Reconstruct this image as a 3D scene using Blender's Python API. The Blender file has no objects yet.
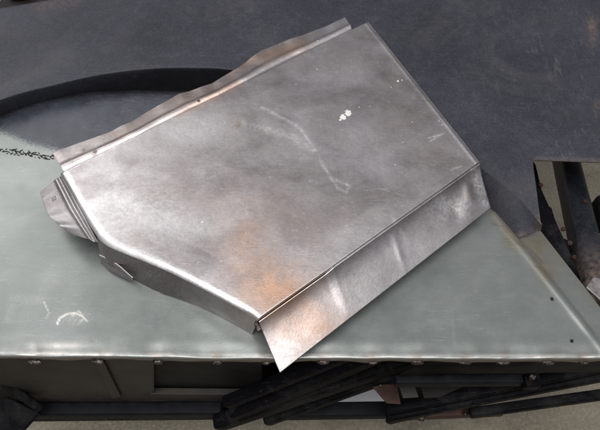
import bpy, bmesh, math, random
import numpy as np
from mathutils import Vector, Matrix, noise as mnoise
random.seed(7)
rng = np.random.default_rng(7)
S = bpy.context.scene
COL = S.collection

# ------------------------------------------------------------------ camera
F, PITCH, DIST = 560.0, 58.0, 0.72          # focal length in photo pixels (600 wide), tilt below the horizon, metres
PA = math.radians(PITCH)
CAM = np.array([0.0, -DIST*math.cos(PA), DIST*math.sin(PA)])
cd = bpy.data.cameras.new('camera'); cam = bpy.data.objects.new('camera', cd); COL.objects.link(cam)
cd.sensor_width = 36; cd.lens = 36*F/600; cd.clip_start = .02; cd.clip_end = 200
cam.location = CAM; cam.rotation_euler = (math.radians(90-PITCH), 0, 0)
S.camera = cam
# ------------------------------------------------------------------ world, lamps, exposure
W = bpy.data.worlds.new('World'); S.world = W; W.use_nodes = True
wn = W.node_tree; bg = wn.nodes['Background']
tc = wn.nodes.new('ShaderNodeTexCoord'); sx = wn.nodes.new('ShaderNodeSeparateXYZ')
rp = wn.nodes.new('ShaderNodeValToRGB')
wn.links.new(tc.outputs['Generated'], sx.inputs[0]); wn.links.new(sx.outputs['Z'], rp.inputs[0])
rp.color_ramp.elements[0].position = 0.0; rp.color_ramp.elements[0].color = (.10, .10, .105, 1)
rp.color_ramp.elements[1].position = 1.0; rp.color_ramp.elements[1].color = (.40, .40, .43, 1)
wn.links.new(rp.outputs[0], bg.inputs[0]); bg.inputs[1].default_value = 1.0
def area(name, loc, target, sx_, sy_, power, col=(1, 1, 1)):
    l = bpy.data.lights.new(name, 'AREA'); l.shape = 'RECTANGLE'; l.size = sx_; l.size_y = sy_; l.energy = power; l.color = col
    o = bpy.data.objects.new(name, l); COL.objects.link(o); o.location = loc
    o.rotation_euler = (Vector(target)-Vector(loc)).to_track_quat('-Z', 'Y').to_euler(); return o
area('window_light', (-1.9, 1.5, 2.15), (0, 0, 0), 1.9, 1.6, 26, (1, .98, .96))
area('overhead_light', (-.1, -.6, 2.5), (0, 0, 0), 2.6, 1.6, 66, (1, .985, .96))
S.view_settings.view_transform = 'Standard'; S.view_settings.look = 'None'
S.view_settings.exposure = 0; S.view_settings.gamma = 1; S.view_settings.use_curve_mapping = False
S.render.engine = 'CYCLES'

# ------------------------------------------------------------------ helpers
fwd = np.array([0, math.cos(PA), -math.sin(PA)]); upv = np.array([0, math.sin(PA), math.cos(PA)]); rgt = np.array([1., 0, 0])
def ray(x, y):
    x = np.asarray(x, float); y = np.asarray(y, float)
    return ((x-300)/F)[..., None]*rgt - ((y-215)/F)[..., None]*upv + fwd
def P(x, y, z=0.0):
    """where the sight line measured in the photo meets the level z"""
    d = ray(x, y); t = (np.asarray(z, float)-CAM[2])/d[..., 2]
    return CAM + d*t[..., None]
def onplane(x, y, p0, n):
    d = ray(x, y); t = ((p0-CAM)@n)/(d@n); return CAM + d*t[..., None]
def proj(v):
    r = v-CAM; w = r@fwd
    return 300+F*(r@rgt)/w, 215-F*(r@upv)/w
def poly(pts, s):
    """point(s) along a polyline, by the fraction of its length"""
    pts = np.asarray(pts, float); d = np.r_[0, np.cumsum(np.linalg.norm(np.diff(pts, axis=0), axis=1))]; d /= d[-1]
    return np.stack([np.interp(s, d, pts[:, k]) for k in range(pts.shape[1])], -1)
def segdist(x, y, a, b):
    ax, ay = a; bx, by = b; L = (bx-ax)**2+(by-ay)**2+1e-9
    t = np.clip(((x-ax)*(bx-ax)+(y-ay)*(by-ay))/L, 0, 1)
    return np.hypot(x-ax-t*(bx-ax), y-ay-t*(by-ay))
def linedist(x, y, pts):
    return np.min([segdist(x, y, pts[i], pts[i+1]) for i in range(len(pts)-1)], axis=0)
def wob(x, seed, f):
    r = np.random.default_rng(seed); o = 0
    for k in range(1, 5): o = o + np.sin(x*f*k*r.uniform(.7, 1.3)+r.uniform(0, 6.3))/k
    return o/2
def link(name, me, mat, parent=None, smooth=True):
    o = bpy.data.objects.new(name, me); COL.objects.link(o)
    if mat: me.materials.append(mat)
    if smooth: me.shade_smooth()
    if parent: o.parent = parent
    return o
def attrs(me, A):
    for k, v in A.items():
        a = me.attributes.new(k, 'FLOAT', 'POINT'); a.data.foreach_set('value', np.asarray(v, np.float32).ravel())
def grid_mesh(name, grids, flip=False, attr=None):
    V = []; Fc = []; off = 0
    for g in grids:
        n, m = g.shape[:2]; V.append(g.reshape(-1, 3)); i = np.arange((n-1)*(m-1)); r = i//(m-1); c = i % (m-1); a = off+r*m+c
        q = np.stack([a, a+1, a+m+1, a+m], 1)
        Fc.append(q[:, ::-1] if flip else q); off += n*m
    V = np.concatenate(V); Fc = np.concatenate(Fc)
    me = bpy.data.meshes.new(name); me.from_pydata(V.tolist(), [], Fc.tolist()); 
    if attr: attrs(me, attr(V))
    me.update(); return me
def face_up(me, up=(0, 0, 1)):
    bm = bmesh.new(); bm.from_mesh(me)
    s = sum((f.normal.dot(Vector(up))*f.calc_area() for f in bm.faces))
    if s < 0: bmesh.ops.reverse_faces(bm, faces=bm.faces)
    bm.to_mesh(me); bm.free()
def solid(o, t, off=-1):
    m = o.modifiers.new('thickness', 'SOLIDIFY'); m.thickness = t; m.offset = off
def bevel(o, w, n=2):
    m = o.modifiers.new('bevel', 'BEVEL'); m.width = w; m.segments = n; m.limit_method = 'ANGLE'
def empty(name, loc, label=None, cat=None, group=None):
    o = bpy.data.objects.new(name, None); COL.objects.link(o); o.location = loc; o.empty_display_size = .05
    if label: o['label'] = label; o['category'] = cat
    if group: o['group'] = group
    return o
def adopt(o, parent):
    o.parent = parent; o.matrix_parent_inverse = Matrix.Translation(-Vector(parent.location))

# ------------------------------------------------------------------ materials
class NT:
    def __init__(s, name):
        s.m = bpy.data.materials.new(name); s.m.use_nodes = True; s.t = s.m.node_tree; s.b = s.t.nodes['Principled BSDF']
        s.tc = s.t.nodes.new('ShaderNodeTexCoord').outputs['Object']
    def n(s, typ, ins=None, **kw):
        x = s.t.nodes.new(typ)
        for k, v in kw.items(): setattr(x, k, v)
        for k, v in (ins or {}).items(): s.put(x.inputs[k], v)
        return x
    def put(s, sock, v):
        if isinstance(v, bpy.types.NodeSocket): s.t.links.new(v, sock)
        else:
            if isinstance(v, tuple) and len(v) == 3 and sock.type == 'RGBA': v = (*v, 1)
            sock.default_value = v
    def noise(s, scale, detail=4, rough=.55, stretch=None, rot=0, dist=0):
        c = s.tc
        if stretch: c = s.n('ShaderNodeMapping', {'Vector': c, 'Scale': stretch, 'Rotation': (0, 0, rot)}).outputs[0]
        return s.n('ShaderNodeTexNoise', {'Vector': c, 'Scale': scale, 'Detail': detail, 'Roughness': rough, 'Distortion': dist}).outputs[0]
    def voro(s, scale, feature='F1'):
        return s.n('ShaderNodeTexVoronoi', {'Vector': s.tc, 'Scale': scale}, feature=feature).outputs['Distance']
    def rng(s, v, a, b, c=0., d=1.): return s.n('ShaderNodeMapRange', {0: v, 1: a, 2: b, 3: c, 4: d}).outputs[0]
    def math(s, op, a, b=0., clamp=False): return s.n('ShaderNodeMath', {0: a, 1: b}, operation=op, use_clamp=clamp).outputs[0]
    def mix(s, f, a, b):
        x = s.n('ShaderNodeMix', data_type='RGBA'); s.put(x.inputs[0], f); s.put(x.inputs[6], a); s.put(x.inputs[7], b); return x.outputs[2]
    def mul(s, f, a, b):
        x = s.n('ShaderNodeMix', data_type='RGBA', blend_type='MULTIPLY'); s.put(x.inputs[0], f); s.put(x.inputs[6], a); s.put(x.inputs[7], b); return x.outputs[2]
    def attr(s, name): return s.n('ShaderNodeAttribute', attribute_name=name).outputs['Fac']
    def bump(s, h, strength, dist, prev=None):
        x = s.n('ShaderNodeBump', {'Height': h, 'Strength': strength, 'Distance': dist})
        if prev is not None: s.put(x.inputs['Normal'], prev)
        return x.outputs[0]
    def out(s, **kw):
        for k, v in kw.items(): s.put(s.b.inputs[k.replace('_', ' ')], v)
        return s.m

def cover_metal():
    k = NT('worn_brushed_sheet_metal')
    big = k.noise(9, 5, .6, (1, 1.5, 1), .5, .6); mid = k.noise(34, 5, .62, None, 0, .5); fine = k.noise(420, 3, .6)
    col = k.mix(k.rng(big, .33, .68), (.34, .305, .30), (.65, .63, .64))
    col = k.mix(k.math('MULTIPLY', k.rng(mid, .45, .68), .35), col, (.34, .30, .29))
    # fine brushing along the sheet
    br = k.noise(60, 3, .6, (1, 14, 1), math.radians(26))
    col = k.mix(k.math('MULTIPLY', k.rng(br, .4, .7), .22), col, (.68, .66, .66))
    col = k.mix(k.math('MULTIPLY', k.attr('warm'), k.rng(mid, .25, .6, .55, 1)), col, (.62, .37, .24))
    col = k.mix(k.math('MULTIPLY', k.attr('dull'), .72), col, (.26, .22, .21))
    pale = k.math('MULTIPLY', k.attr('pale'), k.rng(k.noise(130, 4, .7), .35, .6, .2, 1), True)
    col = k.mix(k.math('MULTIPLY', pale, k.rng(k.noise(260, 4, .75), .35, .65, .35, 1)), col, (.84, .83, .83))
    rust = k.math('MULTIPLY', k.attr('rust'), k.rng(k.noise(160, 4, .7), .35, .55), True)
    col = k.mix(rust, col, (.17, .11, .065))
    g1 = k.noise(300, 4, .75); g2 = k.noise(90, 6, .75, None, 0, .8)
    col = k.mul(.75, col, k.n('ShaderNodeCombineColor', {0: k.rng(g1, .3, .7, .86, 1.10), 1: k.rng(g1, .3, .7, .86, 1.10), 2: k.rng(g1, .3, .7, .86, 1.10)}).outputs[0])
    col = k.mix(k.math('MULTIPLY', k.rng(g2, .54, .68), .30), col, (.28, .24, .235))
    col = k.mix(k.math('MULTIPLY', k.rng(k.noise(120, 6, .8, None, 0, .3), .60, .70), .45), col, (.80, .77, .76))
    # specks of dried dirt and paint
    sp = k.math('LESS_THAN', k.voro(130), .06); gate = k.math('GREATER_THAN', k.noise(30, 2), .50)
    spk = k.math('MULTIPLY', sp, gate)
    sp2 = k.math('MULTIPLY', k.math('LESS_THAN', k.voro(260), .10), k.math('GREATER_THAN', k.noise(22, 2, .5, (1, 1, 1), 1), .50))
    spk = k.math('MAXIMUM', spk, k.math('MULTIPLY', sp2, .7))
    paint = k.math('GREATER_THAN', k.math('ADD', k.attr('paint'), k.rng(k.noise(330, 4, .75), .25, .75, -.42, .42)), .60)
    white = k.math('MAXIMUM', k.math('MULTIPLY', spk, .4), paint)
    col = k.mix(k.math('MULTIPLY', white, k.rng(g1, .3, .6, .55, 1.)), col, (.76, .745, .72))
    # hairline scratches in several directions
    sc = None
    for i, (a, sc_) in enumerate(((.3, 6), (-.9, 5), (1.9, 7))):
        nz = k.noise(sc_*3, 2, .5, (1, 26, 1), a, .3)
        ln = k.rng(k.math('ABSOLUTE', k.math('SUBTRACT', nz, .5)), .0, .006, 1, 0)
        ln = k.math('MULTIPLY', ln, k.math('GREATER_THAN', k.noise(11+i*3, 2, .5, (1, 1, 1), i*1.3), .6))
        sc = ln if sc is None else k.math('MAXIMUM', sc, ln)
    col = k.mix(k.math('MULTIPLY', sc, .6), col, (.78, .77, .77))
    ro = k.math('ADD', k.rng(mid, .3, .7, .33, .47), k.math('MULTIPLY', pale, .08))
    ro = k.math('ADD', ro, k.math('MULTIPLY', k.attr('dull'), .10))
    ro = k.math('ADD', ro, k.math('MULTIPLY', white, .3)); ro = k.math('SUBTRACT', ro, k.math('MULTIPLY', k.attr('edge'), .10))
    col = k.mix(k.math('MULTIPLY', k.attr('edge'), .45), col, (.86, .85, .86))  # polished folds, colour lightened to paint in part of their highlight
    b = k.bump(k.noise(6.5, 3, .5), .22, .012)
    b = k.bump(k.noise(45, 3), .16, .0018, b)
    b = k.bump(fine, .22, .0004, b); b = k.bump(br, .12, .0004, b)
    b = k.bump(paint, .5, .0005, b)
    return k.out(Base_Color=col, Metallic=k.math('SUBTRACT', 1, k.math('MAXIMUM', white, k.math('MULTIPLY', rust, .7))), Roughness=ro, Normal=b)
def green_paint():
    k = NT('grey_green_zinc_coating')
    big = k.noise(6, 4, .55, (1, 2.2, 1), .25, .5); mid = k.noise(40, 5, .65); fine = k.noise(520, 2)
    col = k.mix(k.rng(big, .35, .65), (.190, .212, .203), (.250, .268, .262))
    col = k.mix(k.math('MULTIPLY', k.rng(mid, .42, .7), .14), col, (.31, .33, .315))
    # sharpness of overspray edge comes from noise on the mask
    g1 = k.noise(420, 4, .75); col = k.mix(k.rng(g1, .35, .7, 0, .22), col, (.12, .13, .12))
    o = k.math('ADD', k.attr('black'), k.rng(k.noise(300, 3, .7), .2, .8, -.30, .30))
    o = k.rng(o, .25, .75)
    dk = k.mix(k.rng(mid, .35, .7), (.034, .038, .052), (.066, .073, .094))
    dk = k.mix(k.rng(k.math('ADD', k.attr('groove_shade'), k.rng(k.noise(200, 4, .7), .2, .8, -.25, .25)), .1, .95), dk, (.009, .009, .012))  # shade near the arch groove mixed into the colour as near-black
    col = k.mix(k.math('MULTIPLY', k.attr('brown'), k.rng(mid, .3, .6, .4, 1)), col, (.20, .175, .125))
    l1 = k.rng(k.math('ABSOLUTE', k.math('SUBTRACT', k.noise(45, 3, .6, (1, 2.2, 1), .5, .8), .5)), 0, .012, 1, 0)
    l2 = k.rng(k.math('ABSOLUTE', k.math('SUBTRACT', k.noise(70, 2, .6, (2, 1, 1), -.4, .5), .5)), 0, .014, 1, 0)
    sc = k.math('MULTIPLY', k.math('MULTIPLY', k.attr('scuff'), k.math('MAXIMUM', l1, l2)), .5, True)
    sc = k.math('MAXIMUM', sc, k.math('MULTIPLY', k.attr('scuff'), .12))
    col = k.mix(sc, col, (.70, .72, .70))
    col = k.mix(k.attr('burn'), col, (.12, .085, .06))
    sm = k.rng(k.noise(9, 4, .6, (1, 5, 1), -.5, 1.), .56, .7); col = k.mix(k.math('MULTIPLY', sm, .12), col, (.36, .37, .345))
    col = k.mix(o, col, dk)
    bare = k.math('MULTIPLY', k.attr('bare'), k.rng(k.noise(60, 3, .6), .3, .6, .35, 1), True)  # painted front edge highlight together with bare scuff marks
    col = k.mix(bare, col, (.62, .60, .57))
    for a_, f_, w_ in ((.5, 14, .35), (-.7, 11, .3), (1.3, 17, .25)):
        ln = k.rng(k.math('ABSOLUTE', k.math('SUBTRACT', k.noise(f_, 2, .5, (1, 22, 1), a_, .3), .5)), 0, .006, 1, 0)
        ln = k.math('MULTIPLY', ln, k.rng(k.noise(13, 2, .5, (1, 1, 1), a_), .52, .62, 0, w_)); col = k.mix(ln, col, (.52, .54, .52))
    dots = k.math('MULTIPLY', k.math('LESS_THAN', k.voro(120), .06), k.math('GREATER_THAN', k.noise(14, 2), .6))
    col = k.mix(k.math('MULTIPLY', dots, .5), col, (.5, .52, .5))
    col = k.mix(k.attr('hole'), col, (.004, .004, .004))
    b = k.bump(k.noise(7, 2), .4, .010); b = k.bump(mid, .10, .0012, b); b = k.bump(fine, .2, .00025, b)
    met = k.math('MAXIMUM', k.math('MULTIPLY', k.math('SUBTRACT', 1, o), .5), bare)
    return k.out(Base_Color=col, Metallic=met, Roughness=k.math('ADD', k.rng(mid, .3, .7, .27, .36), k.math('MULTIPLY', o, .08)), Normal=b)
def black_paint(name='dark_primer_paint', base=((.024, .025, .034), (.041, .042, .055)), rough=(.5, .62), spec=.36):
    k = NT(name)
    big = k.noise(5, 5, .6, None, 0, .5); mid = k.noise(60, 5, .7); fine = k.noise(650, 2)
    col = k.mix(k.rng(big, .35, .65), *base)
    col = k.mix(k.math('MULTIPLY', k.rng(mid, .5, .75), .35), col, tuple(min(1., c*1.7) for c in base[1]))
    g1 = k.noise(520, 4, .8); col = k.mul(.9, col, k.n('ShaderNodeCombineColor', {0: k.rng(g1, .35, .65, .55, 1.5), 1: k.rng(g1, .35, .65, .55, 1.5), 2: k.rng(g1, .35, .65, .58, 1.5)}).outputs[0])
    dots = k.math('MULTIPLY', k.math('LESS_THAN', k.voro(160), .07), k.math('GREATER_THAN', k.noise(40, 2), .58))
    col = k.mix(k.math('MULTIPLY', dots, .5), col, (.22, .22, .21))
    st = k.rng(k.noise(22, 4, .7, (5, 1, 1), .3, 1.), .58, .72)
    col = k.mix(k.math('MULTIPLY', st, k.math('MULTIPLY', k.attr('wear'), .35)), col, (.16, .15, .14))
    for a_, f_, w_ in ((.2, 9, .30), (-.9, 12, .25), (1.4, 10, .28)):
        ln = k.rng(k.math('ABSOLUTE', k.math('SUBTRACT', k.noise(f_, 2, .5, (1, 20, 1), a_, .3), .5)), 0, .005, 1, 0)
        ln = k.math('MULTIPLY', ln, k.rng(k.noise(9, 2, .5, (1, 1, 1), a_), .52, .62, 0, w_)); col = k.mix(ln, col, (.16, .16, .17))
    du = k.rng(k.noise(7, 6, .7, None, 0, 1.), .48, .68); col = k.mix(k.math('MULTIPLY', du, .22), col, (.11, .105, .10))
    ru = k.math('MULTIPLY', k.attr('rust'), k.rng(k.noise(140, 4, .7), .36, .6), True)
    col = k.mix(ru, col, (.145, .105, .085))
    b = k.bump(k.noise(6, 2), .3, .01); b = k.bump(mid, .14, .001, b); b = k.bump(fine, .35, .0003, b)
    return k.out(Base_Color=col, Roughness=k.rng(mid, .3, .7, *rough), Normal=b, Specular_IOR_Level=spec)
def simple(name, c1, c2, rough, metal=0., scale=40, bump=.2, bd=.001, spec=.5):
    k = NT(name); n = k.noise(scale, 5, .65); col = k.mix(k.rng(n, .35, .65), c1, c2)
    return k.out(Base_Color=col, Roughness=k.rng(k.noise(scale*2), .3, .7, rough-.07, rough+.07), Metallic=metal, Normal=k.bump(n, bump, bd), Specular_IOR_Level=spec)
def concrete():
    k = NT('worn_concrete'); a = k.noise(4, 6, .6); b_ = k.noise(160, 4, .7); c = k.noise(22, 5, .6)
    col = k.mix(k.rng(a, .35, .65), (.16, .14, .105), (.27, .24, .18)); col = k.mix(k.math('MULTIPLY', k.rng(b_, .45, .65), .5), col, (.36, .33, .26))
    col = k.mix(k.math('MULTIPLY', k.rng(c, .55, .7), .5), col, (.12, .10, .075))
    cr = k.rng(k.math('ABSOLUTE', k.math('SUBTRACT', k.noise(5, 3, .5, None, 0, 1.), .5)), 0, .006, 1, 0)
    col = k.mix(k.math('MULTIPLY', cr, .15), col, (.06, .055, .045))
    return k.out(Base_Color=col, Roughness=.85, Normal=k.bump(b_, .5, .002))
M_COVER, M_GREEN, M_BLACK = cover_metal(), green_paint(), black_paint()
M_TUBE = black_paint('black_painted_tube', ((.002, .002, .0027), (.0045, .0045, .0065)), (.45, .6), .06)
M_TUBE2 = black_paint('glossy_black_tube', ((.008, .009, .013), (.020, .023, .032)), (.26, .36))
M_BARE = simple('ground_bare_steel', (.16, .14, .14), (.32, .29, .29), .5, .7, 120, .5)
M_WELD = simple('weld_metal', (.035, .028, .026), (.22, .19, .18), .45, 1., 300, .8, .001)
M_DARKWELD = simple('scorched_weld', (.008, .008, .009), (.03, .03, .03), .6, .2, 300, .8, .001)
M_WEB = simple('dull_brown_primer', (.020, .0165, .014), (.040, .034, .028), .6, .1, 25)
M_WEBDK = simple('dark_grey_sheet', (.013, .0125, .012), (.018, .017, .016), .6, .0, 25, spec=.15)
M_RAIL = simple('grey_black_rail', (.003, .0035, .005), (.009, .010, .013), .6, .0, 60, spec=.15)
M_RUST = simple('rusty_red_steel', (.035, .014, .009), (.07, .032, .02), .65, .1, 60, .5)
M_FLOOR = concrete()
M_WHITE = simple('plain_white', (.88, .88, .87), (.90, .90, .89), .6, 0, 20, .1)
M_YEL = simple('yellow_plastic', (.55, .36, .015), (.66, .46, .03), .45, 0, 30, .1)
M_RUBBER = simple('black_rubber', (.012, .011, .011), (.022, .02, .02), .6, 0, 60, .3)

# ================================================================== the floor
fl = 24; me = bpy.data.meshes.new('floor'); FZ = -.50
me.from_pydata([(-fl, -fl, FZ), (fl, -fl, FZ), (fl, fl, FZ), (-fl, fl, FZ)], [], [(0, 1, 2, 3)])
floor = link('floor', me, M_FLOOR, smooth=False); floor['kind'] = 'structure'

# ================================================================== car body
body = empty('car_body', (0, 0, FZ), 'bare car body with grey green floor panel, raised black panel and dark frame tubes underneath', 'car body')
# ---- grey green floor panel with rolled, welded front edge
WELDS = [-30, 35, 98, 158, 217, 266, 323, 372, 417, 465, 503, 548, 583, 618]
top = [(-70, 143), (-35, 130), (0, 116.5), (18, 108.5), (37, 102), (60, 96.5), (92, 93), (140, 91.5), (185, 92.5), (230, 98), (300, 112), (380, 140), (475, 180), (500, 205), (530, 216), (542, 229.5), (584, 283), (600, 304), (636, 350)]
def front_y(x): return 353.5+3.2*np.clip((x+20)/260, 0, 1)+.8*wob(x, 3, .035)
nc, nr = 430, 190
cx = np.linspace(-66, 640, nc); ty = np.interp(cx, [p[0] for p in top], [p[1] for p in top]); fy = front_y(cx)
rows = []
for t in np.linspace(0, 1, nr)**.85:
    rows.append(P(cx, ty+(fy-ty)*t, 0.0))
G = np.stack(rows)
px, py = proj(G)
fd = np.linalg.norm(G-G[-1][None], axis=2)                       # metres to the front edge
bul = np.sum([np.exp(-((cx-w)/9.)**2) for w in WELDS], axis=0)
lift = .0010*wob(cx, 11, .05)+.0004*wob(cx, 5, .13)-.0004*bul
G[..., 2] += lift[None]*np.exp(-(fd/.014)**2)
G[..., 2] += .0003*np.exp(-((fd-.016)/.008)**2)                    # slight swage before the roll
ridge = [(494, 214), (549, 283), (595, 341), (606, 356)]
rd = linedist(px, py, ridge)
side = ((px-494)*(341-214)-(py-214)*(595-494)) > 0
G[..., 2] += .0013*np.exp(-(rd/3.0)**2) - np.where(side, .00016*np.clip(rd-2, 0, 40), 0)
G[..., 2] += .0010*np.exp(-(linedist(px, py, [(120, 262), (180, 300), (250, 345)])/14)**2)
# roll and lip
R = .0032; last = G[-1].copy(); rl = []
for th in np.linspace(0, math.pi/2, 9)[1:]:
    q = last.copy(); q[:, 1] -= R*math.sin(th); q[:, 2] -= R*(1-math.cos(th)); rl.append(q)
lipz = np.full(nc, -.0185)+.0008*wob(cx, 21, .03)
for t in np.linspace(0, 1, 10)[1:]:
    q = rl[7].copy(); q[:, 2] = q[:, 2]*(1-t)+lipz*t; q[:, 1] += (.0010*wob(cx, 31, .05)-.0006*bul)*math.sin(t*math.pi*.8)+.004*t*t; rl.append(q)
f0 = .0075*np.clip((460-cx)/60, 0, 1); first = G[0].copy(); tr = []
for th in np.linspace(0, math.pi/2, 9)[1:]:
    q = first.copy(); q[:, 1] += f0*math.sin(th); q[:, 2] -= f0*(1-math.cos(th)); tr.append(q)
q = tr[-1].copy(); q[:, 2] -= 9*f0; tr.append(q)
G = np.concatenate([np.stack(tr[::-1]), G, np.stack(rl)])
def gattr(V):
    x, y = proj(V)
    bl = np.interp(x, [-60, 0, 30, 62, 110, 200, 700], [128, 131, 143, 151, 150, 150, 150])
    k = 1/(1+np.exp((y-bl)/3.2)); k = np.where(x > 300, k*np.clip((420-x)/60, 0, 1), k)
    front = np.interp(x, [-60, 250, 700], [353.5, 356, 357])
    edge = np.exp(-((y-front+.5)/1.7)**2)+.35*np.exp(-((y-front+4)/5)**2)*np.clip((200-x)/120, 0, 1)  # highlight along the rolled edge painted in, with a wider glow at left
    bare = edge*np.clip(.65+.5*wob(x, 8, .03), .1, 1)
    lip = np.clip((y-front-1.5)/2, 0, 1)
    burn = lip*.62
    for w in WELDS:
        burn = np.maximum(burn, .75*np.exp(-((x-w)/7)**2-((y-front-1)/4)**2)+.16*np.exp(-((x-w-4)/16)**2-((y-front+4)/3)**2))
    sc = np.exp(-((x-76)/17)**2-((y-318)/7)**2)+.75*np.exp(-((x-70)/42)**2-((y-343)/7)**2)+.6*np.exp(-((x-112)/12)**2-((y-250)/9)**2)
    sc += .5*np.exp(-(linedist(x, y, [(8, 318), (14, 298), (40, 300)])/5)**2)+.4*np.exp(-(linedist(x, y, [(452, 318), (455, 345)])/1.5)**2)
    br = np.exp(-(linedist(x, y, [(512, 240), (535, 245), (548, 275)])/10)**2)+.55*np.exp(-(linedist(x, y, [(545, 236), (596, 300)])/8)**2)+.8*np.exp(-(linedist(x, y, [(489, 211), (518, 240)])/4)**2)
    cr = linedist(x, y, [(492, 224), (502, 226), (506, 232), (517, 243), (531, 250), (542, 262), (541, 268), (534, 266)])
    burn = np.maximum(burn, .5*np.exp(-(cr/1.0)**2))
    burn = np.maximum(burn, .35*np.exp(-(linedist(x, y, [(497, 211), (551, 278), (594, 333)])/1.4)**2))
    hole = np.zeros_like(x)
    for hx, hy in ((552, 299), (572, 341)): hole = np.maximum(hole, np.clip((2.3-np.hypot(x-hx, y-hy))/.9, 0, 1))
    Lc = np.interp(x, [p[0] for p in top[:12]], [p[1] for p in top[:12]]); groove_shade = np.exp(-np.clip(y-Lc, 0, 99)/7.)*np.where(x < 430, 1, 0)  # painted shade, fading with distance from the arch groove
    arc = linedist(x, y, [(57, 324), (60, 318), (67, 314), (75, 313), (82, 316), (87, 321)]); arc2 = linedist(x, y, [(72, 316), (79, 311), (84, 318), (80, 322)]); arc3 = linedist(x, y, [(44, 302), (49, 313), (46, 318)])
    bare = np.maximum(bare, 1.5*np.exp(-(arc/.75)**2)); bare = np.maximum(bare, 1.3*np.exp(-(arc2/.6)**2)); bare = np.maximum(bare, .8*np.exp(-(arc3/.6)**2))
    bare = np.maximum(bare, .9*np.exp(-((x-60)/26)**2-((y-346)/3.5)**2))
    return {'groove_shade': groove_shade, 'hole': hole, 'black': k, 'bare': bare, 'burn': np.clip(burn, 0, 1), 'scuff': np.clip(sc, 0, 1), 'brown': np.clip(br, 0, 1)}
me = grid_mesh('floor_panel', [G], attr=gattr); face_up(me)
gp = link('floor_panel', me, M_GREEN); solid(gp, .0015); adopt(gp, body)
gp['label'] = 'satin grey green sheet with black overspray and painted-in shade at its far side'
for i, w in enumerate(WELDS):
    bm = bmesh.new(); bmesh.ops.create_icosphere(bm, subdivisions=3, radius=1)
    sxm = random.uniform(.0055, .0085); sz = random.uniform(.0028, .004)
    for v in bm.verts:
        n = mnoise.noise(v.co*1.7+Vector((i*7.1, 0, 0)))*.35+mnoise.noise(v.co*4.5+Vector((i*3.1, 5, 0)))*.22
        v.co = Vector((v.co.x*sxm, v.co.y*.0032, v.co.z*sz))*(1+n)
    me = bpy.data.meshes.new('spot_weld'); bm.to_mesh(me); bm.free()
    o = link('spot_weld', me, M_WELD); c = P(w, float(front_y(np.array(w)))+4.2, -.010); c[1] = last[0, 1]-R-.0036
    c[2] = -.0105; o.location = c; adopt(o, gp) if False else None
    o.parent = gp; o.matrix_parent_inverse = Matrix.Translation(Vector((0, 0, -FZ)))
    o.matrix_parent_inverse = Matrix.Identity(4)
# ragged black seam where the sheets are tacked together
bm = bmesh.new()
for i in range(110):
    s = i/109; x, y = poly([(-30, 147), (0, 150), (25, 153), (54, 158)], s)
    x += random.uniform(-1.2, 1.2); y += random.choice((-1.8, 1.8, 1.5, -1.2, 0))+random.uniform(-1, 1)
    c = P(x, y, .0004); r = bmesh.ops.create_icosphere(bm, subdivisions=2, radius=1); a = random.uniform(-.9, .6)
    L = random.uniform(.0005, .0020)+.0028*random.random()**4
    for v in r['verts']:
        q = v.co*(1+.5*mnoise.noise(v.co*2+Vector((i*3, 0, 0))))
        X = q.x*L; Y = q.y*.0008
        v.co = Vector((c[0]+X*math.cos(a)-Y*math.sin(a), c[1]+X*math.sin(a)+Y*math.cos(a), c[2]+q.z*.0005))
me = bpy.data.meshes.new('weld_seam'); bm.to_mesh(me); bm.free()
o = link('weld_seam', me, M_DARKWELD); adopt(o, body); o['label'] = 'ragged black tack weld seam'

# ---- raised black panel with arched step
UZ = .030
U = [(-70, 124), (0, 97), (55, 83), (99, 73), (147, 67), (185, 66), (230, 67), (300, 78), (380, 108), (440, 140), (477, 165), (498, 181), (520, 199), (541, 224.5)]
L = [(-70, 146), (0, 117), (37, 101), (92, 93), (140, 92), (185, 93), (230, 98), (300, 112), (380, 148), (440, 178), (487, 206), (507, 226.5), (519, 238.5), (541.5, 230)]
LZ = [-.002]*10+[-.002, -.001, .0003, .016]
n = 330; ix = np.arange(len(U)); si = np.linspace(0, len(U)-1, n)
from_i = lambda arr, k: np.interp(si, ix, [p[k] for p in arr])
def smooth1(v, w=7):
    k = np.ones(w)/w; p_ = np.r_[np.full(w//2, v[0]), v, np.full(w//2, v[-1])]; q = np.convolve(p_, k, 'valid'); q[0] = v[0]; q[-1] = v[-1]; return q
ux, uy = from_i(U, 0), from_i(U, 1); lx, ly = from_i(L, 0), from_i(L, 1); lz = np.interp(si, ix, LZ)
m = si < 10; sm = smooth1(uy, 25); uy = np.where(si < 9.5, sm, uy); sm = smooth1(ly, 25); ly = np.where(si < 9.5, sm, ly)
PU, PL = P(ux, uy, UZ), P(lx, ly, lz)
deep = np.clip((9.4-si)/1.2, 0, 1)[:, None]; PL = PL*(1-deep)+(PU+np.array([0, .006, -.09]))*deep
soft = np.clip((10-si)/1.5, 0, 1)                                   # rounded arch on the left, crisp fold on the right
step = []
for t in np.linspace(0, 1, 26):
    s_ = (t*t*(3-2*t))*soft+t*(1-soft)
    q = PU*(1-t)+PL*t; q[:, 2] = PU[:, 2]*(1-s_)+PL[:, 2]*s_
    q2 = PU.copy(); a_ = min(t/.4, 1)*math.pi/2; q2[:, 1] -= .0022*math.sin(a_); q2[:, 2] -= .0022*(1-math.cos(a_))
    if t > .4: q2[:, 1] += .036*(t-.4)/.6; q2[:, 2] -= .13*(t-.4)/.6
    step.append(q*(1-deep)+q2*deep)
step = np.stack(step)
def Uy(x): return np.interp(x, ux, uy)
def Ty(x): return np.interp(x, [-70, 0, 60, 110, 700], [26, 9, -1, -14, -120])
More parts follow.
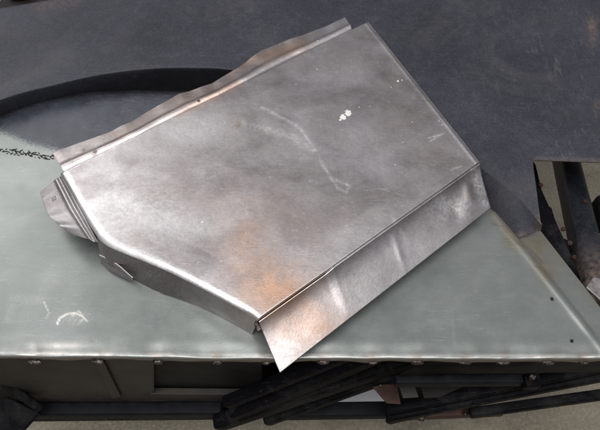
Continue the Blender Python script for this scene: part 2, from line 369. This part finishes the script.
def block(x0, x1, nx, flo, fhi, ny, e0=1.):
    x = np.linspace(x0, x1, nx) if nx else x0; a = flo(x); b = fhi(x); return np.stack([P(x, a+(b-a)*t**e0, UZ) for t in np.linspace(0, 1, ny)])
Ue = float(Uy(533.))
def Vy(x): return Uy(x)-(Ue-160)*np.clip((x-380)/(X0-380), .04, 1)
cA = ux[ux <= 533]; X0 = cA[-1]; cB = ux[(ux >= X0) & (ux <= 541)]
Ue = float(Uy(X0))
blocks = [np.concatenate([block(cA, 0, 0, Uy, Vy, 12), block(cA, 0, 0, Vy, Ty, 50)[1:]]), block(X0, 720, 60, lambda x: 160+.035*(x-X0), Ty, 50),
          block(cB, 0, 0, Uy, lambda x: 160+(x-X0)*(224.5-160)/(541-X0), 12)]
# turned-down far edge
far = []
for bk in blocks[:2]:
    e = bk[-1]; f2 = []
    for th in np.linspace(0, math.pi/2, 6):
        q = e.copy(); q[:, 1] += .006*math.sin(th); q[:, 2] -= .006*(1-math.cos(th)); f2.append(q)
    q = f2[-1].copy(); q[:, 2] -= .02; f2.append(q); far.append(np.stack(f2))
def battr(V):
    x, y = proj(V)
    ru = np.exp(-((x-592)/5)**2-((y-27)/9)**2)+.6*np.exp(-((x-593)/4)**2-((y-42)/6)**2)+.5*np.exp(-((x-598)/4)**2-((y-105)/8)**2)
    ru += .9*np.exp(-(linedist(x, y, [(516, 238), (528, 236), (541, 229), (540, 219)])/5)**2)+.5*np.exp(-(linedist(x, y, [(534, 160), (610, 163)])/1.5)**2)
    ru += .35*np.exp(-(linedist(x, y, [(40, 6), (75, 0)])/6)**2)
    we = np.clip((x-430)/120, .12, 1)
    return {'rust': np.clip(ru, 0, 1), 'wear': we}
me = grid_mesh('raised_panel', [step]+blocks+far, attr=battr)
bm = bmesh.new(); bm.from_mesh(me); bmesh.ops.remove_doubles(bm, verts=bm.verts, dist=.0003); bmesh.ops.recalc_face_normals(bm, faces=bm.faces); bm.to_mesh(me); bm.free(); face_up(me)
o = link('raised_panel', me, M_BLACK); solid(o, .0016); adopt(o, body); o['label'] = 'satin black raised panel with an arched step'
try: me.set_sharp_from_angle(angle=math.radians(22))
except Exception: pass

# ---- frame parts below
def beam(name, p1, z1, p2, z2, w, h, mat, bev=.003, label=None):
    a, b = Vector(P(*p1, z1)), Vector(P(*p2, z2)); d = (b-a).normalized(); s_ = d.cross(Vector((0, 0, 1))).normalized(); u = s_.cross(d)
    vs = [c+s_*(i*w/2)+u*(j*h/2-h/2) for c in (a, b) for i, j in ((-1, -1), (1, -1), (1, 1), (-1, 1))]
    me = bpy.data.meshes.new(name); me.from_pydata([tuple(v) for v in vs], [], [(0, 1, 2, 3), (7, 6, 5, 4), (0, 4, 5, 1), (1, 5, 6, 2), (2, 6, 7, 3), (3, 7, 4, 0)])
    bm = bmesh.new(); bm.from_mesh(me); bmesh.ops.recalc_face_normals(bm, faces=bm.faces)
    long = [e for e in bm.edges if e.calc_length() > max(w, h)*1.5]
    if long: bmesh.ops.subdivide_edges(bm, edges=long, cuts=10)
    for v in bm.verts: v.co += Vector((0, 0, 1))*.0006*mnoise.noise(v.co*30)
    bm.to_mesh(me); bm.free()
    o = link(name, me, mat); bevel(o, bev, 3); adopt(o, body)
    if label: o['label'] = label
    return o
def plate(name, pts, z, t, mat, label=None):
    zs = z if isinstance(z, (list, tuple)) else [z]*len(pts)
    a = [Vector(P(x, y, zz)) for (x, y), zz in zip(pts, zs)]; n = len(a)
    me = bpy.data.meshes.new(name); me.from_pydata([tuple(v) for v in a]+[(v.x, v.y, v.z-t) for v in a], [], [tuple(range(n)), tuple(range(2*n-1, n-1, -1))]+[(i, i+n, (i+1) % n+n, (i+1) % n) for i in range(n)])
    bm = bmesh.new(); bm.from_mesh(me); bmesh.ops.recalc_face_normals(bm, faces=bm.faces); bm.to_mesh(me); bm.free()
    o = link(name, me, mat, smooth=False); bevel(o, min(.0012, t*.3), 2); adopt(o, body)
    if label: o['label'] = label
    return o
def wall(name, pts, yoff, t, mat, label=None):
    """upright sheet standing at a fixed distance behind the lip"""
    p0 = np.array([0, last[0, 1]+yoff, 0]); nn = np.array([0, 1., 0])
    a = [Vector(onplane(np.array(x), np.array(y), p0, nn)) for x, y in pts]; n = len(a)
    me = bpy.data.meshes.new(name); me.from_pydata([tuple(v) for v in a]+[(v.x, v.y+t, v.z) for v in a], [], [tuple(range(n)), tuple(range(2*n-1, n-1, -1))]+[(i, i+n, (i+1) % n+n, (i+1) % n) for i in range(n)])
    bm = bmesh.new(); bm.from_mesh(me); bmesh.ops.recalc_face_normals(bm, faces=bm.faces); bm.to_mesh(me); bm.free()
    o = link(name, me, mat, smooth=False); bevel(o, .0008, 2); adopt(o, body)
    if label: o['label'] = label
    return o
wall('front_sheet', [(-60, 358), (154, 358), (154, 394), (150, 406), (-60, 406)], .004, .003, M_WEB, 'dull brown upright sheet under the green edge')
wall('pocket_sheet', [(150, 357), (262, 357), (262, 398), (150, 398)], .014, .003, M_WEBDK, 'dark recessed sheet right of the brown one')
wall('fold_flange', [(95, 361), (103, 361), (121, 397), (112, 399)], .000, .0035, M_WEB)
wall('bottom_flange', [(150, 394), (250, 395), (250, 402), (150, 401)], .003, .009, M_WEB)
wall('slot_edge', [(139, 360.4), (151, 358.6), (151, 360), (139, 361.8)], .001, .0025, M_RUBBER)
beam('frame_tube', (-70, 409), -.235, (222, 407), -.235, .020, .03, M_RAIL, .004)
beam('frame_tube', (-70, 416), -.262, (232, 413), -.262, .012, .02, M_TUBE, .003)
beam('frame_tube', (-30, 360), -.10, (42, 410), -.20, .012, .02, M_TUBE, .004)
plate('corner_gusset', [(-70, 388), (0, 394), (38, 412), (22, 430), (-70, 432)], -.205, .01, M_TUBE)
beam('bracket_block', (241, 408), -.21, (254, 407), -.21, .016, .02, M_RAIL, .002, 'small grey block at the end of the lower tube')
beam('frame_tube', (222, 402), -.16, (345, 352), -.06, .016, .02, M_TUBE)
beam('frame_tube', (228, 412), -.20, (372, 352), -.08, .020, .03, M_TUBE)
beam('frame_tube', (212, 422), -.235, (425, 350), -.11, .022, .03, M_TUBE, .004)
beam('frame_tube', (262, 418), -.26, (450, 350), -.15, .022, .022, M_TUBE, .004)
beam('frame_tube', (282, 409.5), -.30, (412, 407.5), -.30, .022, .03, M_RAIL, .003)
plate('shade_sheet', [(205, 350), (352, 350), (306, 403), (218, 414)], -.315, .004, M_TUBE)  # added black sheet standing in for the shade under the panel
plate('shade_sheet', [(404, 350), (640, 350), (620, 372), (545, 392), (402, 404), (372, 385)], -.30, .004, M_WEBDK)  # added dark sheet filling the shade behind the rails
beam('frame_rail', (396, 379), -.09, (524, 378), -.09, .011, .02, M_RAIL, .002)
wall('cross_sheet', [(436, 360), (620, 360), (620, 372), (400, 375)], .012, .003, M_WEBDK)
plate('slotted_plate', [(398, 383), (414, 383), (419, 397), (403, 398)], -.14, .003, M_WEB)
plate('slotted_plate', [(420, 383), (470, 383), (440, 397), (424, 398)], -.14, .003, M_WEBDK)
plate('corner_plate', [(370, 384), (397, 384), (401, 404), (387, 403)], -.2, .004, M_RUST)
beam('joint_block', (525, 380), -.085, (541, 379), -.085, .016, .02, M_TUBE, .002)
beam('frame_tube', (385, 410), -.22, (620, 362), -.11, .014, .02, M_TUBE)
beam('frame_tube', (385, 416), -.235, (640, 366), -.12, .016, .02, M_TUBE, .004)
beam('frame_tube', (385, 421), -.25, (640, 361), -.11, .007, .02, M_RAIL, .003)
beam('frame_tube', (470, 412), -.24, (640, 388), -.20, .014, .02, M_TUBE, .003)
beam('sill_rail', (398, 414.5), -.27, (505, 410), -.27, .012, .02, M_RUST, .003, 'rusty red rail near the floor')
for x, y, z, s in ((532, 377, -.082, 1.), (421, 417, -.262, 1.3), (466, 414, -.262, 1.), (380, 385, -.2, .8)):
    bm = bmesh.new(); bmesh.ops.create_icosphere(bm, subdivisions=3, radius=.0045*s)
    for v in bm.verts: v.co *= 1+.4*mnoise.noise(v.co*300+Vector((x, y, 0)))
    me = bpy.data.meshes.new('weld_bead'); bm.to_mesh(me); bm.free(); o = link('weld_bead', me, M_WELD); o.location = P(x, y, z); adopt(o, body)
    o.location = Vector(P(x, y, z))
# ---- seen in the opening at the right
tb = beam('frame_tube', (568, 142), -.085, (605, 296), -.004, .033, .036, M_TUBE2, .0085, 'thick square tube in the opening of the black panel')
attrs(tb.data, {'rust': [np.clip((proj(np.array(v.co))[1]-238)/45, 0, 1) for v in tb.data.vertices]})
plate('joint_plate', [(586, 287), (594, 276), (640, 290), (640, 345), (604, 303)], -.005, .004, M_BARE, 'ground down bare metal joint at the foot of the square tube')
plate('inner_strip', [(526, 150), (536, 165), (542, 190), (552, 212), (566, 243), (586, 290), (556, 262), (532, 235)], -.03, .004, M_TUBE)
plate('bracket', [(541, 200), (552, 208), (560, 236), (568, 240), (584, 276), (570, 262), (552, 232)], -.05, .02, M_TUBE)
plate('side_bracket', [(597, 196), (640, 180), (640, 232), (601, 226)], -.09, .02, M_TUBE)
for x, y in ((541, 185), (563, 229), (570, 243), (574, 257), (585, 201)):
    bm = bmesh.new(); bmesh.ops.create_cone(bm, segments=6, radius1=.0034, radius2=.003, depth=.003, cap_ends=True)
    r = bmesh.ops.create_uvsphere(bm, u_segments=10, v_segments=5, radius=.0018); bmesh.ops.translate(bm, verts=r['verts'], vec=(0, 0, .0015))
    me = bpy.data.meshes.new('bolt'); bm.to_mesh(me); bm.free(); o = link('bolt', me, M_RUST, smooth=False); bevel(o, .0004)
    adopt(o, body); o.location = Vector(P(x, y, -.026 if x != 585 else -.045)); o.rotation_euler = (.3, .2, x)

# ================================================================== folded sheet metal cover
ZT = .052
cover = empty('sheet_metal_cover', tuple(P(270, 190, 0)), 'folded bare sheet metal cover with holed flanges lying across the green and black panels', 'metal cover')
Ep, Ap, Bp, Cp, Dp = (60.5, 174), (368, 22), (480, 163), (257.5, 321), (98.5, 241)
cv = np.array([Cp, (250, 314.8), (238, 308.5), (224, 301), (200, 287.8), (168, 271.8), (136, 258.5), (118, 251.5), (107, 246.5), (100, 241), (94.5, 233), (88, 223), (78, 206), Ep], float)
for _ in range(4):
    cc = [cv[0]]
    for a_, b_ in zip(cv[:-1], cv[1:]): cc += [a_*.75+b_*.25, a_*.25+b_*.75]
    cv = np.array([cc[0]]+cc[2:-2]+[cv[-1]])
kw = int(np.argmin(np.hypot(cv[:, 0]-96, cv[:, 1]-235)))+1
corners = [P(*q, ZT-.003)[:2] for q in (Ep, Ap, Bp)]+[P(*q, ZT-.003)[:2] for q in cv[:-1]]   # outline of the folded edge, clockwise
NC = len(corners)
rad = [.0030, .0025, .0014]+list(np.interp(np.linspace(0, 1, NC-3), [0, .5, .75, 1], [.0075, .0105, .0115, .0095]))   # fold radius per edge
def inset(cs, ds):
    n = len(cs); out = []; L_ = []
    for i in range(n):
        a, b = cs[i], cs[(i+1) % n]; d = (b-a)/np.linalg.norm(b-a); nn = np.array([d[1], -d[0]])   # to the right = inward (clockwise outline)
        L_.append((a+nn*ds[i], d))
    for i in range(n):
        (p, d), (q, e) = L_[i-1], L_[i]
        if abs(d[0]*e[1]-d[1]*e[0]) < .6:                              # nearly straight on: average the two sides
            m_ = d+e; m_ /= np.linalg.norm(m_); out.append(cs[i]+np.array([m_[1], -m_[0]])*(ds[i-1]+ds[i])/2); continue
        t = np.linalg.solve(np.array([d, -e]).T, q-p); out.append(p+d*t[0])
    return out
ins = inset(corners, rad)
cen = sum(ins)/NC
NV, NU = 250, 330
tl = np.linspace(0, 1, NV); kD = .36
_lp = [corners[0]]+corners[:2:-1]; _lt = np.r_[0, np.cumsum([np.linalg.norm(_lp[i+1]-_lp[i]) for i in range(len(_lp)-1)])]; _lt /= _lt[-1]
def leftpath(cs, t):
    q = np.array([cs[0]]+cs[:2:-1]); return np.stack([np.interp(t, _lt, q[:, k]) for k in (0, 1)], 1)
Lp = leftpath(ins, tl); Rp = ins[1]+(ins[2]-ins[1])*tl[:, None]
u = np.linspace(0, 1, NU)
T2 = Lp[:, None]*(1-u[None, :, None])+Rp[:, None]*u[None, :, None]
def sheet_z(xy):
    x, y = xy[..., 0], xy[..., 1]
    return .0007*np.sin(x*17+y*11+1)+.0005*np.sin(x*31-y*23)+.0004*np.sin(y*45+x*9+2)
def edge_fade(xy):
    x, y = xy[..., 0], xy[..., 1]; d = np.full(x.shape, 9.)
    for i in range(NC): d = np.minimum(d, segdist(x, y, ins[i], ins[(i+1) % NC]))
    return np.clip(d/.03, 0, 1)**1.5
dAB = segdist(T2[..., 0], T2[..., 1], ins[1], ins[2]); glint_ridge = .0007*np.exp(-((dAB-.0035)/.0022)**2)  # low ridge added along the right edge to catch a bright line
T3 = np.concatenate([T2, (ZT+sheet_z(T2)*edge_fade(T2)+glint_ridge)[..., None]], -1)
rings = []
DROP = .0028
def ringpts(f):
    """outline loop pushed outward by fraction f of each fold radius"""
    cs = inset(corners, [r*(1-f) for r in rad])
    Lq = leftpath(cs, tl); Rq = cs[1]+(cs[2]-cs[1])*tl[:, None]
    topq = cs[0]+(cs[1]-cs[0])*u[:, None]; botq = cs[3]+(cs[2]-cs[3])*u[:, None]
    return np.concatenate([topq, Rq[1:], botq[::-1][1:], Lq[::-1][1:]])
for fr in (0, .12, .24, .36, .48, .6, .7, .8, .88, .95, 1.):
    q = ringpts(fr); z = np.full((len(q), 1), ZT-DROP*fr**2.4)
    rings.append(np.concatenate([q, z], 1))
for dz in (.0007,): rings.append(np.concatenate([rings[-1][:, :2], rings[-1][:, 2:]-dz], 1))
rings = np.stack(rings); NRING = rings.shape[0]*rings.shape[1]
def cattr(V):
    x, y = proj(V)
    nz = .5+.5*np.sin(x*.05+np.sin(y*.06))
    warm = .85*np.exp(-((x-272)/36)**2-((y-286)/26)**2)+.5*np.exp(-((x-246)/22)**2-((y-245)/26)**2)+.2*np.exp(-(linedist(x, y, [(255, 320), (325, 275)])/9)**2)  # warm brown tint laid on in soft patches
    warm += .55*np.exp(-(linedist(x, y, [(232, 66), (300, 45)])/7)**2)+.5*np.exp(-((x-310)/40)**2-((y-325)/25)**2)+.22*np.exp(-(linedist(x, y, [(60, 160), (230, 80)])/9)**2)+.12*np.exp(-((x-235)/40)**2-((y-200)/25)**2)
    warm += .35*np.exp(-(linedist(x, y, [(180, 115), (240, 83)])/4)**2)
    dull = .95*np.exp(-((x-300)/40)**2-((y-222)/32)**2)+.35*np.exp(-((x-180)/60)**2-((y-160)/25)**2)+.55*np.exp(-((x-400)/40)**2-((y-130)/30)**2)+.5*np.exp(-((x-350)/40)**2-((y-60)/18)**2)+.45*np.exp(-((x-430)/28)**2-((y-165)/16)**2)+.4*np.exp(-((x-360)/40)**2-((y-215)/20)**2)
    dull += .35*np.exp(-((x-250)/30)**2-((y-120)/20)**2)
    dull += .45*np.exp(-(linedist(x, y, [(64, 205), (90, 235)])/8)**2)
    pale = np.zeros_like(x)
    for pts, w, a in (([(245, 124), (262, 128), (290, 135), (314, 150)], 4.2, .55), ([(262, 108), (283, 118), (300, 128), (315, 150), (327, 172), (338, 188), (346, 192), (350, 186), (336, 180)], 1.5, .75),
                      ([(300, 158), (318, 150)], 4.5, .38), ([(450, 170), (462, 166)], .8, .5), ([(428, 138), (443, 134)], .9, .9), ([(430, 141), (446, 132)], .8, .7),
                      ([(378, 188), (405, 196)], .7, .4), ([(392, 217), (408, 243)], 2.2, .4), ([(326, 274), (338, 300), (345, 312)], 2.0, .5),
                      ([(240, 98), (256, 104)], .8, .4), ([(205, 180), (222, 172)], .8, .3), ([(80, 190), (120, 195)], 6, .35), ([(62, 158), (100, 140)], 9, .6)):
        pale = np.maximum(pale, a*np.exp(-(linedist(x, y, pts)/w)**2))
    pale = np.maximum(pale, 1.*np.exp(-((x-448)/24)**2-((y-207)/13)**2)); pale = np.maximum(pale, .95*np.exp(-(linedist(x, y, [(474, 172), (480, 190), (486, 204)])/5)**2))
    pale = np.maximum(pale, .6*np.exp(-((x-452)/12)**2-((y-200)/5)**2)); pale = np.maximum(pale, .45*np.exp(-((x-130)/60)**2-((y-210)/30)**2))  # broad left patch: brightness of reflected light painted into the colour
    paint = np.zeros_like(x)
    for bx, by, r in ((343, 117, 3.6), (348, 113, 4), (340, 120, 2), (398, 81, 2.2), (391, 87, 1.2), (402, 80, 1.3), (359, 107, 1.3), (370, 106, 1.2), (412, 122, 1.1), (442, 125, 1.3), (439, 121, 1), (403, 142, 1.3), (381, 138, 1.2), (445, 133, 1.), (317, 69, 1.3), (225, 123, 1.5), (240, 229, 1.2), (202, 222, 2.2), (221, 261, 1.7), (304, 213, 1.3), (318, 192, 1.3), (270, 177, 1.3), (112, 165, 1.6), (288, 195, 1.1), (305, 237, 1.1), (160, 210, 1.2), (176, 232, 1.4), (395, 165, 1.2), (296, 84, 1.), (318, 315, 1.6)):
        paint = np.maximum(paint, 1.05*np.exp(-(((x-bx)**2+(y-by)**2)/(r*(.62 if r < 2.3 else 1.05))**2)))
    rust = np.zeros_like(x)
    for bx, by, r in ((239, 125, 3.2), (267, 110, 2.8), (94, 153, 3.5), (84, 150, 3)): rust = np.maximum(rust, .8*np.exp(-(((x-bx)**2+(y-by)**2)/r**2)))
    return {'warm': np.clip(warm, 0, 1), 'dull': np.clip(dull, 0, 1), 'pale': np.clip(pale, 0, 1), 'paint': paint, 'rust': rust}
def tattr(V):
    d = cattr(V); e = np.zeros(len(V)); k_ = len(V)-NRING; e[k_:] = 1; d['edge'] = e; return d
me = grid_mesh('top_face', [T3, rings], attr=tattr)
bm = bmesh.new(); bm.from_mesh(me); bmesh.ops.remove_doubles(bm, verts=bm.verts, dist=.00004); bmesh.ops.recalc_face_normals(bm, faces=bm.faces); bm.to_mesh(me); bm.free(); face_up(me)
def cpart(name, me, label=None, t=.0011):
    o = link(name, me, M_COVER); solid(o, t); adopt(o, cover)
    if label: o['label'] = label
    return o
cpart('top_face', me, 'large scratched top face with a warm brown tint and white paint spot')

def hole_grid(outer, inner, zo, zi, nu, nv, zf, holes, hr):
    """flange: straight inner fold line to wavy outer edge, with round holes cut through"""
    s = np.linspace(0, 1, nu); a = poly(inner, s); b = poly(outer, s)
    za = np.interp(s, [0, 1], zi) if not callable(zi) else zi(s); zb = zo(s) if callable(zo) else np.interp(s, np.linspace(0, 1, len(zo)), zo)
    A3 = P(a[:, 0], a[:, 1], za); B3 = P(b[:, 0], b[:, 1], zb); g = []
    for t in np.linspace(0, 1, nv):
        q = A3*(1-t)+B3*t; q[:, 2] += zf(s, t); g.append(q)
    g = np.stack(g)
    gx, gy = proj(g)
    V = g.reshape(-1, 3); 
    # move the nearest vertices onto the rim of each hole, then drop the faces inside
    kill = np.zeros(len(V), bool); fx, fy = gx.ravel(), gy.ravel()
    for (hx, hy) in holes:
        c = P(hx, hy, np.interp(0, [0, 1], [0, 0])+V[np.argmin((fx-hx)**2+(fy-hy)**2), 2])
        d = V[:, :2]-c[:2]; r = np.linalg.norm(d, axis=1)
        kill |= r < hr*.72
        m_ = (r >= hr*.72) & (r < hr*1.28); V[m_, :2] = c[:2]+d[m_]/r[m_, None]*hr
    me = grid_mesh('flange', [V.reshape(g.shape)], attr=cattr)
    bm = bmesh.new(); bm.from_mesh(me); bm.verts.ensure_lookup_table()
    bmesh.ops.delete(bm, geom=[bm.verts[i] for i in np.nonzero(kill)[0]], context='VERTS')
    bm.to_mesh(me); bm.free(); face_up(me); return me
# back flange
inner = [(64.5, 173.5), (364.5, 25)]
outer = [(52.5, 153), (75, 144), (95, 136.5), (114, 130), (132, 121.5), (148, 111), (160, 104), (180, 93), (196, 89), (212, 84), (225, 75), (238, 67), (250, 58), (262, 50), (280, 43), (300, 36), (322, 27), (345, 17.5)]
inner = [(65.5, 173.8), (353, 29.5)]
zo = lambda s: np.interp(s, [0, .25, .5, .8, 1], [.041, .040, .042, .042, .044])+.0016*wob(s*10, 4, 2.1)
def zf(s, t):   # small step below the fold, then a shallow wavy flange
    return -.0022*np.exp(-((t-.14)/.09)**2)+.0014*np.exp(-((t-.34)/.10)**2)+.0018*t*wob(s*12, 9, 1.6)
me = hole_grid(outer, inner, zo, (ZT-.0032, ZT-.0032), 1300, 80, zf, ((95, 151.5), (198.5, 100.5), (318.5, 39.5)), .0024)
cpart('back_flange', me, 'wavy edged flange with three small holes along the far side')
# left tab
it = [(61.5, 175), (98, 242.5)]; ot = [(40, 193), (48, 215), (67, 231.5), (90, 240.5), (97.5, 243.5)]
def zt(s, t): return .0011*np.exp(-((t-.26)/.07)**2)-.0012*np.exp(-((t-.12)/.06)**2)+.0008*t*wob(s*6, 3, 2.)
me = hole_grid([(40, 192.5), (44, 204), (48, 215), (57, 223.5), (69, 233)], it, lambda s: np.interp(s, [0, 1], [.038, .040]), (ZT-.0033, ZT-.0033), 220, 110, zt, ((54, 198.5),), .0026)
cpart('side_tab', me, 'small pointed side tab with one hole')
# side wall under the chamfered edge, folded straight down
s = np.linspace(0, 1, 160)
wt = cv[:kw][::-1]                                              # from the rounded corner to the near corner
A3 = P(*poly(wt, s).T, ZT-.0035)
c4, c3 = A3[0].copy(), A3[-1].copy()
dd = (c3-c4)/np.linalg.norm(c3-c4); nW = np.array([dd[1], -dd[0], 0]); nW /= np.linalg.norm(nW); sg = np.sign((cen-c4[:2])@nW[:2])
A3 = A3+sg*nW*.0011
wb = poly([(102, 262), (112, 272), (133, 279), (150, 288), (164, 294.5), (185, 301.5), (200, 306.5), (220, 316), (240, 327), (252, 334)], s)
B3 = np.stack([onplane(np.array(q[0]), np.array(q[1]), a_, nW) for q, a_ in zip(wb, A3)])
lowz = B3[:, 2].copy(); print('wall foot heights', lowz[::20].round(4))
B3 = np.where((lowz < .0015)[:, None], P(wb[:, 0], wb[:, 1], .0015), B3)
g = np.stack([A3*(1-t)+B3*t-sg*nW*(.0016*math.sin(t*3.1)*wob(s*5, 2, 2.)[:, None]) for t in np.linspace(0, 1, 24)])
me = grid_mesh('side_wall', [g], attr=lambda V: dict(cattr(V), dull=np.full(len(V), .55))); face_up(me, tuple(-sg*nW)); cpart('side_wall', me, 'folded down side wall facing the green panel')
# crumpled lip at the foot of the side wall
lp = poly([(99, 254.5), (110, 259), (120, 266), (133, 278)], np.linspace(0, 1, 40)); lo = poly([(102, 263), (110, 270.5), (120, 275.5), (132, 280)], np.linspace(0, 1, 40))
La = P(lp[:, 0], lp[:, 1], .0215); Lb = P(lo[:, 0], lo[:, 1], .0065)
tt = np.linspace(0, 1, 40)
g = np.stack([La*(1-t)+Lb*t-sg*nW*(.0022*math.sin(t*9.5))+np.array([0, 0, .0012])*math.cos(t*12) for t in np.linspace(0, 1, 18)])
g[..., 2] = np.maximum(g[..., 2], .0025)
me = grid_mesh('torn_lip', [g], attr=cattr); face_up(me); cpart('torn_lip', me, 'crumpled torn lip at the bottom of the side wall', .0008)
# front flange, folded outward and down
s = np.linspace(0, 1, 260)
ti = poly([(258.8, 321.6), (480.3, 164.6)], s); to = poly([(280, 373), (491, 208)], s)
ti[:, 1] -= np.interp(s, [.30, .35], [0, 1.3]); off = np.interp(s, [0, .30, .335, 1], [.0030, .0016, 0, 0])            # slit left open at the near end
A3 = P(ti[:, 0], ti[:, 1], ZT-.0023-off); B3 = P(to[:, 0], to[:, 1], np.interp(s, [0, 1], [.0205, .0185]))
ff = []
for t in np.linspace(0, 1, 60):
    q = A3*(1-t)+B3*t
    q[:, 2] += -.0062*(1-math.exp(-t/.16))*(1-t)+.0003*wob(s*8, 6, 1.5)*math.sin(t*3.1)
    q[:, 2] += .0006*np.exp(-((s-.60)/.012)**2)*math.sin(t*3.1) + .0012*1.6*np.exp(-((s-.93)/.02)**2)*math.exp(-((t-.35)/.25)**2)-.0016*np.exp(-((s-.86)/.03)**2)*math.exp(-((t-.5)/.3)**2)
    ff.append(q)
ff = np.stack(ff)
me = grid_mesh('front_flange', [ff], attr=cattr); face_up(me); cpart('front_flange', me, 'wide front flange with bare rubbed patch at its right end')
# right return, folded down on the far side
a, b = P(*Ap, ZT-.003), P(*Bp, ZT-.003)
s = np.linspace(0, 1, 60); A3 = a+(b-a)*s[:, None]; A3[:, 2] = ZT-.0033; nR = np.array([-(b-a)[1], (b-a)[0], 0]); nR /= np.linalg.norm(nR)
if nR[:2]@(cen-a[:2]) < 0: nR = -nR
A3 += nR*.0010
g = np.stack([A3+np.array([0, 0, -1])*h_ for h_ in np.linspace(0, .016, 6)])
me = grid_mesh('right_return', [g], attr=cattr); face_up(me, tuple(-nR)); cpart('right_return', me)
# bent corner nub where the folds meet
bm = bmesh.new(); bmesh.ops.create_icosphere(bm, subdivisions=3, radius=1)
for v in bm.verts:
    q = v.co*(1+.3*mnoise.noise(v.co*1.5)); v.co = Vector((q.x*.0035, q.y*.0065, q.z*.003))
me = bpy.data.meshes.new('corner_tack'); bm.to_mesh(me); bm.free(); o = link('corner_tack', me, M_WELD); o.rotation_euler = (0, 0, .5)
adopt(o, cover); o.location = Vector(P(258.5, 327, ZT-.014))

# ================================================================== things on the floor
pp = [P(x, y, FZ+.03) for x, y in ((330, 412), (366, 378), (398, 412))]
me = bpy.data.meshes.new('white_sheet')
c = sum(pp)/3; pts = [c+(-.06+.12*i)*np.array([1, .05, 0])+(-.004+.06*j)*np.array([-.1, 1, 0]) for i, j in ((0, 0), (1, 0), (1, 1), (0, 1))]
me.from_pydata([tuple(q) for q in pts], [], [(0, 1, 2, 3)]); o = link('white_sheet', me, M_WHITE);  # plain white sheet for the white triangle between the tubes
for q in me.vertices: q.co.z = FZ+.004
solid(o, .002, 1); o['label'] = 'white sheet on the floor seen through the dark frame tubes'; o['category'] = 'paper'
# beyond the black panel, upper left
bm = bmesh.new()
cx0 = P(26, -3, FZ)
seg, ring = 64, 14
vs = []
for i in range(seg):
    a = 2*math.pi*i/seg
    vs.append([bm.verts.new((.034*math.cos(a)+.020*math.cos(a)*math.cos(2*math.pi*j/ring), .034*math.sin(a)+.020*math.sin(a)*math.cos(2*math.pi*j/ring), .020+.020*math.sin(2*math.pi*j/ring))) for j in range(ring)])
for i in range(seg):
    for j in range(ring): bm.faces.new((vs[i][j], vs[(i+1) % seg][j], vs[(i+1) % seg][(j+1) % ring], vs[i][(j+1) % ring]))
bmesh.ops.recalc_face_normals(bm, faces=bm.faces)
me = bpy.data.meshes.new('hose_coil'); bm.to_mesh(me); bm.free(); o = link('hose_coil', me, M_YEL); o.location = (cx0[0], cx0[1], FZ+.02)
o['label'] = 'yellow hose loop on a black mat beyond the black panel'; o['category'] = 'hose'
me = bpy.data.meshes.new('rubber_mat'); bm = bmesh.new(); bmesh.ops.create_cube(bm, size=1)
for v in bm.verts: v.co = Vector((v.co.x*.42, v.co.y*.34, v.co.z*.018+.009))
bm.to_mesh(me); bm.free(); o = link('rubber_mat', me, M_RUBBER, smooth=False); bevel(o, .004); o.location = (cx0[0]+.15, cx0[1]+.07, FZ+.001)
o['label'] = 'black rubber mat on the floor under the yellow hose'; o['category'] = 'mat'
